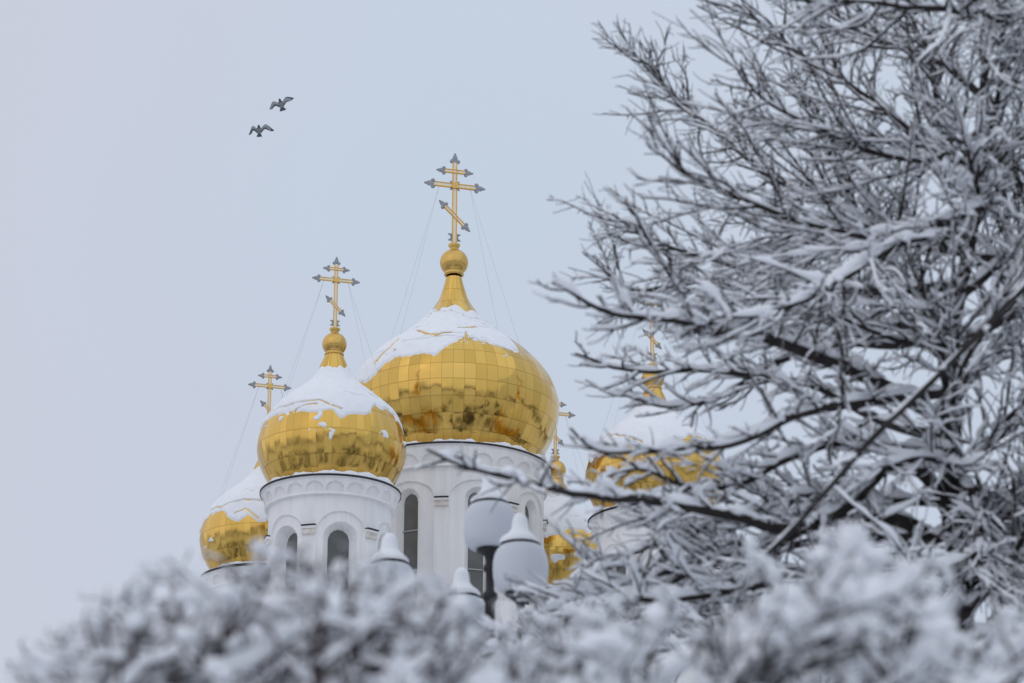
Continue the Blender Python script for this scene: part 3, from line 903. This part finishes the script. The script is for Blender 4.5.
def snow_tube(mb, pts, rb, s):
    t = np.gradient(pts, axis=0); t /= np.linalg.norm(t, axis=1)[:, None] + 1e-9
    hor = np.sqrt(np.clip(1 - t[:, 2] ** 2, 0, 1))
    side = np.cross(t, [0, 0, 1.]); ln = np.linalg.norm(side, axis=1)[:, None]
    side = np.where(ln > .05, side / (ln + 1e-9), np.array([[1., 0, 0]]))
    v = np.cross(side, t)
    s = s * np.clip(hor * 1.7 - .68, 0, 1)
    c = pts + v * (rb * .45 + s * .52)[:, None]
    a_, h_ = rb * .60 + s * .66, rb * .35 + s * .66
    k = 6; an = np.arange(k) * 2 * PI / k + .5
    V = c[:, None, :] + (a_[:, None] * np.cos(an))[..., None] * side[:, None, :] + (h_[:, None] * np.sin(an))[..., None] * v[:, None, :]
    n = len(pts)
    V = np.vstack([V.reshape(-1, 3), c[:1], c[-1:]])
    T = [[n * k, j, (j + 1) % k] for j in range(k)] + [[n * k + 1, (n - 1) * k + (j + 1) % k, (n - 1) * k + j] for j in range(k)]
    mb.add(V, grid_quads(n, k), T)


def blob(mb, c, r, rg):
    k, m = 8, 5
    th = np.linspace(.25, PI - .25, m); ph = np.arange(k) * 2 * PI / k
    d = np.stack([np.sin(th)[:, None] * np.cos(ph), np.sin(th)[:, None] * np.sin(ph), np.cos(th)[:, None] + 0 * ph], -1).reshape(-1, 3)
    q = 1 + .5 * vnoise(d * 1.3 + rg.random(3) * 20, 2)
    V = d * q[:, None] * np.array([r, r, r * .72])
    V = np.vstack([V, [0, 0, r * .72], [0, 0, -r * .72]]) + c
    n = m * k
    mb.add(V, grid_quads(m, k), [[n, j, (j + 1) % k] for j in range(k)] + [[n + 1, (m - 1) * k + (j + 1) % k, (m - 1) * k + j] for j in range(k)])


def put(w, pts, rad, amount, freq, rg, sides=5, cover=.55, soft=1.5):
    w.b.tube(pts, rad, sides, 0, False)
    nz = vnoise(pts * freq + rg.random(3) * 30, 2)
    s = amount * np.clip(cover + soft * nz, 0, 1.7)
    s[-1] *= .5; s[0] *= .7
    snow_tube(w.s, pts, rad, s)


def shoot(p, d, L, n, rg, wander, lift, pull=None):
    pts = [p]; d = d / np.linalg.norm(d); st = L / (n - 1)
    bend = rg.normal(0, wander * .75, 3)
    pull = bend if pull is None else pull + bend
    for i in range(n - 1):
        d = d + rg.normal(0, wander, 3) + np.array([0, 0, lift]) + (0 if pull is None else pull); d /= np.linalg.norm(d)
        pts.append(pts[-1] + d * st)
    return np.array(pts)


def side_dir(t, ang, rg, flat):
    q = rg.normal(0, 1, 3); q[2] *= flat; q -= t * (q @ t); q /= np.linalg.norm(q) + 1e-9
    return t * math.cos(ang) + q * math.sin(ang)


def branchlets(w, pts, rad, rg, cfg, amount, level=2, dens=1.0, size=1.0):
    seg = np.linalg.norm(np.diff(pts, axis=0), axis=1); S = np.concatenate([[0], np.cumsum(seg)]); L = S[-1]
    sp = cfg['space'][level - 2] / dens; x = sp * rg.uniform(.3, 1) + L * cfg['bare'][level - 2]
    while x < L * .99:
        i = min(np.searchsorted(S, x) - 1, len(pts) - 2); f = (x - S[i]) / (seg[i] + 1e-9)
        p = pts[i] * (1 - f) + pts[i + 1] * f; t = (pts[i + 1] - pts[i]) / (seg[i] + 1e-9)
        lo, hi = cfg['len'][level - 2]
        ln = size * rg.uniform(lo, hi) * ((.45 + 1.15 * x / L if x / L < .45 else .97 - 1.05 * (x / L - .45)) if 'taper' in cfg and level == 2 else 1 - .55 * x / L) * (.7 + .6 * rg.random())
        d = side_dir(t, rg.uniform(*cfg['ang']), rg, cfg['flat'])
        n = 11 if level == 2 else 7
        q = shoot(p, d, ln, n, rg, cfg['wander'], cfg['lift'], t * cfg['pull'])
        r0 = min(cfg['rad'][level - 2] * rg.uniform(.8, 1.2), np.interp(x, S, rad) * .85)
        rr = np.linspace(r0, r0 * .5, n)
        put(w, q, rr, amount * cfg['snow'][level - 2] * rg.uniform(.6, 1.25), cfg['freq'][level - 2], rg, 5 if level == 2 else 4, cfg['cover'][level - 2], cfg['soft'][level - 2])
        if level == 2:
            branchlets(w, q, rr, rg, cfg, amount, 3, dens ** .5, size ** .5)
            if rg.random() < cfg['clump']:
                blob(w.s, p + [0, 0, r0 + amount * .016], amount * cfg['blob'] * rg.uniform(.02, .042), rg)
        x += sp * rg.uniform(.5, 1.5)


def big_tree():
    rg = np.random.default_rng(42)
    tp = [(985, 760, 13.2), (975, 683, 13.2), (962, 600, 13.1), (957, 520, 13), (950, 440, 13), (944, 380, 13), (955, 300, 13), (975, 200, 13.1), (985, 100, 13.2), (990, 0, 13.2), (996, -120, 13.3)]
    tpts = [at(*q) for q in tp]
    base = np.array([tpts[0][0] + .15, tpts[0][1] + .05, 0.])
    root = empty('snowy_tree', tuple(base), 'bare dark tree with wide limbs and dense twigs loaded with snow', 'tree')
    P = spline([base, base + [-.02, 0, 1.0]] + tpts, 70)
    P[:, :2] += (vnoise(np.stack([P[:, 2] * 1.3, 0 * P[:, 2], 0 * P[:, 2] + 5], -1), 2) * .03)[:, None]
    R = np.interp(P[:, 2], [0, .3, 1.2, 4.2, 5.5, 6.2, 7.5, 9.2], [.19, .15, .12, .088, .066, .040, .026, .014])
    P0, R0 = P, R
    b = MB(); V, Q = tube_arrays(P, R, 18)
    nn = vnoise(V * 14, 3) * .011; ctr = np.repeat(P, 18, 0); V = V + (V - ctr) / (np.linalg.norm(V - ctr, axis=1)[:, None]) * nn[:, None]
    b.add(V - base, Q); tr = b.build('trunk', M['bark'], root)
    cfg = dict(space=(.052, .044), bare=(.12, .08), len=((.38, 1.05), (.08, .30)), ang=(.40, 1.0), flat=.75, wander=.085, lift=.012, pull=.07, blob=.62, taper=.66, soft=(1.1, 1.0),
               rad=(.0078, .0038), snow=(.0190, .0090), freq=(9.0, 10.0), cover=(.62, .55), clump=.42)
    limbs = [  # seen course of each limb from the trunk to its tip, with its distance
        ([(957, 528, 13), (925, 475, 12.9), (890, 466, 12.8), (868, 484, 12.6), (845, 508, 12.4), (800, 527, 12.1), (765, 528, 11.9), (735, 517, 11.7), (670, 505, 11.4), (600, 496, 11), (540, 488, 10.7), (480, 472, 10.4), (428, 452, 10.2)], .040, 1.3),
        ([(955, 560, 13), (900, 520, 12.8), (830, 520, 12.6), (760, 548, 12.3), (700, 562, 12), (640, 580, 12), (590, 600, 11.8), (545, 612, 11.6)], .045, 1.2),
        ([(946, 420, 13), (900, 395, 12.8), (850, 370, 12.5), (790, 345, 12), (735, 330, 11.6), (680, 322, 11.2), (610, 316, 11), (552, 283, 10.8)], .045, 1.3),
        ([(760, 336, 11.8), (712, 330, 11.5), (690, 300, 11.3), (662, 262, 11.2), (642, 228, 11.1), (628, 208, 11)], .018, .6),
        ([(944, 392, 13), (880, 400, 12.4), (800, 415, 11.9), (740, 440, 11.6), (690, 445, 11.5), (640, 452, 11.4), (600, 450, 11.3), (573, 426, 11.2)], .034, 1.1),
        ([(960, 285, 13), (900, 290, 13.3), (830, 290, 13.6), (760, 270, 13.8), (700, 255, 14), (650, 240, 14), (612, 212, 14)], .030, .9),
        ([(976, 192, 13.1), (945, 180, 13), (905, 128, 13.2), (850, 86, 13.5), (795, 50, 13.8), (735, 4, 14)], .030, .55),
        ([(966, 252, 13), (905, 240, 13.4), (860, 215, 13.8), (810, 195, 14), (768, 174, 14.3), (720, 135, 14.6), (680, 100, 14.8), (634, 48, 15)], .032, .6),
        ([(962, 235, 13), (880, 238, 12.4), (800, 220, 12.2), (740, 195, 12), (690, 178, 12), (655, 152, 12)], .026, .8),
        ([(986, 100, 13.2), (940, 62, 13.2), (890, 45, 13.5), (840, 20, 13.6), (790, -22, 13.6)], .024, .6),
        ([(990, 40, 13.2), (1010, 18, 12.4), (975, 14, 11.8), (930, 10, 11.5), (870, 3, 11.2), (800, 2, 11), (752, -8, 11)], .026, .9),
        ([(976, 198, 13.1), (985, 205, 12.6), (930, 228, 12.2), (880, 255, 11.9), (830, 285, 11.6), (780, 312, 11.4), (725, 318, 11.2)], .034, 1.5),
        ([(965, 605, 13.1), (1010, 560, 12.8), (980, 556, 12.4), (930, 575, 12.0), (880, 605, 11.6), (830, 645, 11.4), (790, 692, 11)], .042, 1.8),
        ([(966, 612, 13.1), (930, 582, 12.6), (880, 590, 12), (820, 615, 11.6), (740, 640, 11.2), (660, 652, 11)], .038, 1.4),
        ([(948, 440, 13), (880, 420, 13.4), (820, 388, 13.6), (760, 376, 13.8), (700, 370, 13.8), (630, 372, 13.8), (572, 352, 13.6)], .034, 1.1),
        ([(977, 165, 13.1), (942, 120, 13.4), (930, 60, 13.6), (905, 0, 13.8), (890, -60, 14)], .022, .5),
        ([(957, 302, 13), (905, 325, 13.6), (850, 320, 14), (790, 310, 14.3), (740, 290, 14.5), (690, 280, 14.6), (640, 290, 14.7), (598, 268, 14.8)], .032, 1.0),
        ([(988, 80, 13.2), (1024, 90, 12.9), (1070, 130, 12.6)], .02, .9),
        ([(954, 480, 13), (990, 440, 12.7), (1030, 400, 12.5), (1080, 372, 12.2)], .03, 1.4),
        ([(944, 400, 13), (985, 360, 13.2), (1040, 325, 13.4), (1080, 300, 13.6)], .028, 1.3),
        ([(974, 205, 13.1), (1010, 150, 13.3), (1060, 118, 13.5)], .022, 1.0),
        ([(960, 560, 13), (1000, 520, 12.8), (1060, 490, 12.6)], .03, 1.5),
        ([(950, 450, 13), (900, 450, 12.7), (850, 440, 12.5), (790, 458, 12.3), (740, 482, 12.2), (690, 487, 12.1), (640, 470, 12), (600, 478, 12)], .032, 1.2),
        ([(975, 662, 13.2), (920, 650, 12.9), (870, 665, 12.6), (800, 695, 12.4)], .035, 1.4),
        ([(960, 545, 13), (905, 547, 13.2), (850, 562, 13.3), (790, 590, 13.3), (720, 612, 13.2), (650, 618, 13), (590, 640, 13)], .034, 1.2),
        ([(984, 130, 13.2), (930, 160, 12.7), (870, 150, 12.5), (800, 120, 12.4), (760, 96, 12.3), (742, 66, 12.2)], .022, .7),
        ([(950, 330, 13), (900, 345, 13.4), (845, 345, 13.6), (780, 362, 13.8), (720, 395, 14), (670, 405, 14), (615, 395, 14)], .028, 1.2),
        ([(962, 575, 13), (880, 562, 12.6), (790, 578, 12.2), (700, 596, 11.9), (620, 603, 11.6), (540, 630, 11.3)], .034, 1.5),
        ([(966, 612, 13), (860, 622, 12.3), (760, 640, 11.8), (660, 642, 11.4), (570, 652, 11.1), (500, 652, 10.9)], .034, 1.6),
        ([(950, 540, 13), (860, 536, 13.2), (760, 552, 13.2), (680, 580, 13.1), (600, 622, 13), (540, 660, 12.9)], .030, 1.5),
        ([(955, 502, 13), (880, 500, 12.8), (800, 496, 12.6), (720, 522, 12.4), (670, 540, 12.2), (610, 566, 12)], .028, 1.3),
        ([(970, 640, 13.2), (1010, 620, 13), (1060, 605, 12.8)], .034, 1.5),
        ([(952, 470, 13), (975, 500, 12.6), (985, 560, 12.3), (1000, 640, 12.2)], .03, 1.3),
        ([(950, 350, 13), (900, 270, 13.5), (850, 200, 13.8), (820, 130, 14), (800, 80, 14.2)], .026, .7),
    ]
    def add_limb(P, R, am, mat=M['bark'], subs=True, dens=1.0, size=1.0, lsn=.023):
        w = Wood()
        put(w, P, R, am * lsn, 8.5, rg, 9, .5)
        if subs: branchlets(w, P, R, rg, cfg, am, 2, dens, size)
        for arr in w.b.V: arr -= base
        for arr in w.s.V: arr -= base
        o = w.b.build('limb', mat, root)
        if w.s.V: w.s.build('limb_snow', M['twig_snow'], o)
    for li, (px, r0, am) in enumerate(limbs):
        K = [at(*q) for q in px]
        L = sum(np.linalg.norm(K[i + 1] - K[i]) for i in range(len(K) - 1))
        n = max(12, int(L / .055))
        P = spline(K, n)
        P = P + np.stack([vnoise(P * 3.3 + 7 * j, 2) for j in range(3)], -1) * .022 * np.linspace(0, 1, n)[:, None]
        R = np.linspace(1, 0, n) ** .85 * (r0 - .006) + .006
        dn, sz = {0: (.7, .42), 1: (1.1, .7), 2: (.85, .55), 3: (.8, .45), 4: (.75, .42), 14: (.8, .48), 22: (.75, .45), 26: (.75, .5), 12: (.8, .7), 13: (.9, .7), 23: (.8, .7), 24: (1.1, .7), 27: (1., .6), 28: (1.1, .6), 29: (1.1, .6)}.get(li, (1., 1.))
        add_limb(P, R, am, dens=dn, size=sz, lsn=.021 if li == 0 else .026)
    # more limbs all round the stem, fuller on the side towards the open square
    for i in range(30):
        k = int(np.interp(rg.uniform(5.0, 9.2), P0[:, 2], np.arange(len(P0)))); s0 = P0[k]
        a = rg.choice([rg.uniform(-1.0, 1.2), rg.uniform(1.2, 2.4), rg.uniform(-3.1, 3.1)], p=[.45, .3, .25])
        L = rg.uniform(.7, 1.45); d = np.array([math.cos(a), -math.sin(a), rg.uniform(-.05, .5)])
        n = max(12, int(L / .055)); am = rg.uniform(.8, 1.5)
        P = shoot(s0, d, L, n, rg, .05, .012)
        r0 = min(R0[k] * .8, rg.uniform(.018, .032))
        add_limb(P, np.linspace(1, 0, n) ** .85 * (r0 - .006) + .006, am)
    # the straight pole-like bough that leans across in front
    K = [at(*q) for q in [(1082, 218, 10.4), (1024, 287, 10.0), (940, 373, 9.8), (870, 441, 9.7), (800, 521, 9.6), (765, 556, 9.6)]]
    K = [at(992, -30, 13.2), at(1055, -10, 12.2), at(1098, 100, 11.2)] + K
    P = spline(K, 60)
    add_limb(P, np.linspace(.024, .012, 60), .8, M['pale_bark'], True, .22, .20, lsn=.010)
big_tree()


def shrub(name, label, seed, contour, jag, dr, drop, nshoot, nstem, basex, am, bark):
    rg = np.random.default_rng(seed)
    cx_ = np.array([c[0] for c in contour], float); cy_ = np.array([c[1] for c in contour], float) + drop
    dm = (dr[0] + dr[1]) / 2
    b0 = at(basex, 900, dm); base = np.array([b0[0], b0[1], 0.])
    root = empty(name, tuple(base), label, 'shrub')
    cfg = dict(space=(.030, .026), bare=(.05, .1), len=((.06, .18), (.02, .06)), ang=(.5, 1.2), flat=1.0, wander=.16, lift=.035,
               rad=(.0042, .0030), snow=(.0090, .0055), freq=(14.0, 16.0), cover=(.46, .42), clump=.25, blob=.46, pull=.0, soft=(1.4, 1.4))
    stems = []
    for i in range(nstem):
        x = np.interp(i + rg.uniform(.2, .8), [0, nstem], [cx_[0] + 40, cx_[-1] - 30]); d = rg.uniform(*dr)
        y = np.interp(x, cx_, cy_) + 55
        tip = at(x, y, d)
        mid = base * .45 + tip * .55; mid[2] = tip[2] * .55 + rg.uniform(-.1, .1)
        P = spline([base + rg.normal(0, .04, 3) * [1, 1, 0], base * .8 + mid * .2 + [0, 0, tip[2] * .12], mid, tip], 44)
        P = P + np.stack([vnoise(P * 5 + 9 * j, 2) for j in range(3)], -1) * .02
        stems.append([P, np.linspace(.022, .006, 44), Wood()])
    tops = np.concatenate([s[0][18:] for s in stems]); own = np.concatenate([[k] * 26 for k in range(nstem)])
    for i in range(nshoot):
        u = rg.random(); x = np.interp(u, [0, 1], [cx_[0], cx_[-1]])
        yc = np.interp(x, cx_, cy_)
        y = yc + (rg.random() ** 1.25) * (740 - yc) if i % 3 else yc + rg.uniform(-jag, 12)
        tip = at(x, y, rg.uniform(*dr))
        q = tops.copy(); dd = np.linalg.norm(q - tip, axis=1) + np.where(q[:, 2] > tip[2] - .12, .5, 0) + rg.uniform(0, .12, len(q))
        k = int(np.argmin(dd)); s = q[k]
        v = tip - s; L = np.linalg.norm(v)
        m = s + v * .5 + rg.normal(0, .05, 3) * L - np.array([0, 0, .08 * L])
        n = max(7, int(L / .03))
        P = spline([s, m, tip], n); P = P + np.stack([vnoise(P * 14 + 5 * j, 2) for j in range(3)], -1) * .008
        R = np.linspace(.0062, .0026, n)
        w = stems[own[k]][2]
        put(w, P, R, am * .0175, 9, rg, 6, .52)
        branchlets(w, P, R, rg, cfg, am)
    for P, R, w in stems:
        put(w, P, R, am * .02, 6, rg, 8, .6)
        for arr in w.b.V: arr -= base
        for arr in w.s.V: arr -= base
        o = w.b.build('branch', bark, root)
        w.s.build('branch_snow', M['twig_snow'], o)


shrub('snowy_shrub', 'snow-laden shrub close to the camera below the small front dome, thin reddish twig tips showing', 5,
      [(12, 690), (28, 668), (60, 652), (88, 616), (120, 612), (150, 600), (180, 590), (215, 596), (255, 570), (300, 576), (335, 566), (370, 584), (410, 596), (450, 612), (480, 650), (510, 668)], 26,
      (4.0, 5.3), 4, 150, 9, 260, 1.3, M['red_bark'])
shrub('snowy_shrub', 'shrub buried in thick clumps of snow in front of the big bare tree', 6,
      [(440, 690), (485, 676), (540, 656), (620, 644), (690, 628), (722, 600), (760, 580), (830, 566), (880, 572), (930, 600), (970, 632), (1010, 648), (1060, 652)], 48,
      (4.1, 6.2), 8, 140, 9, 720, 1.75, M['bark'])
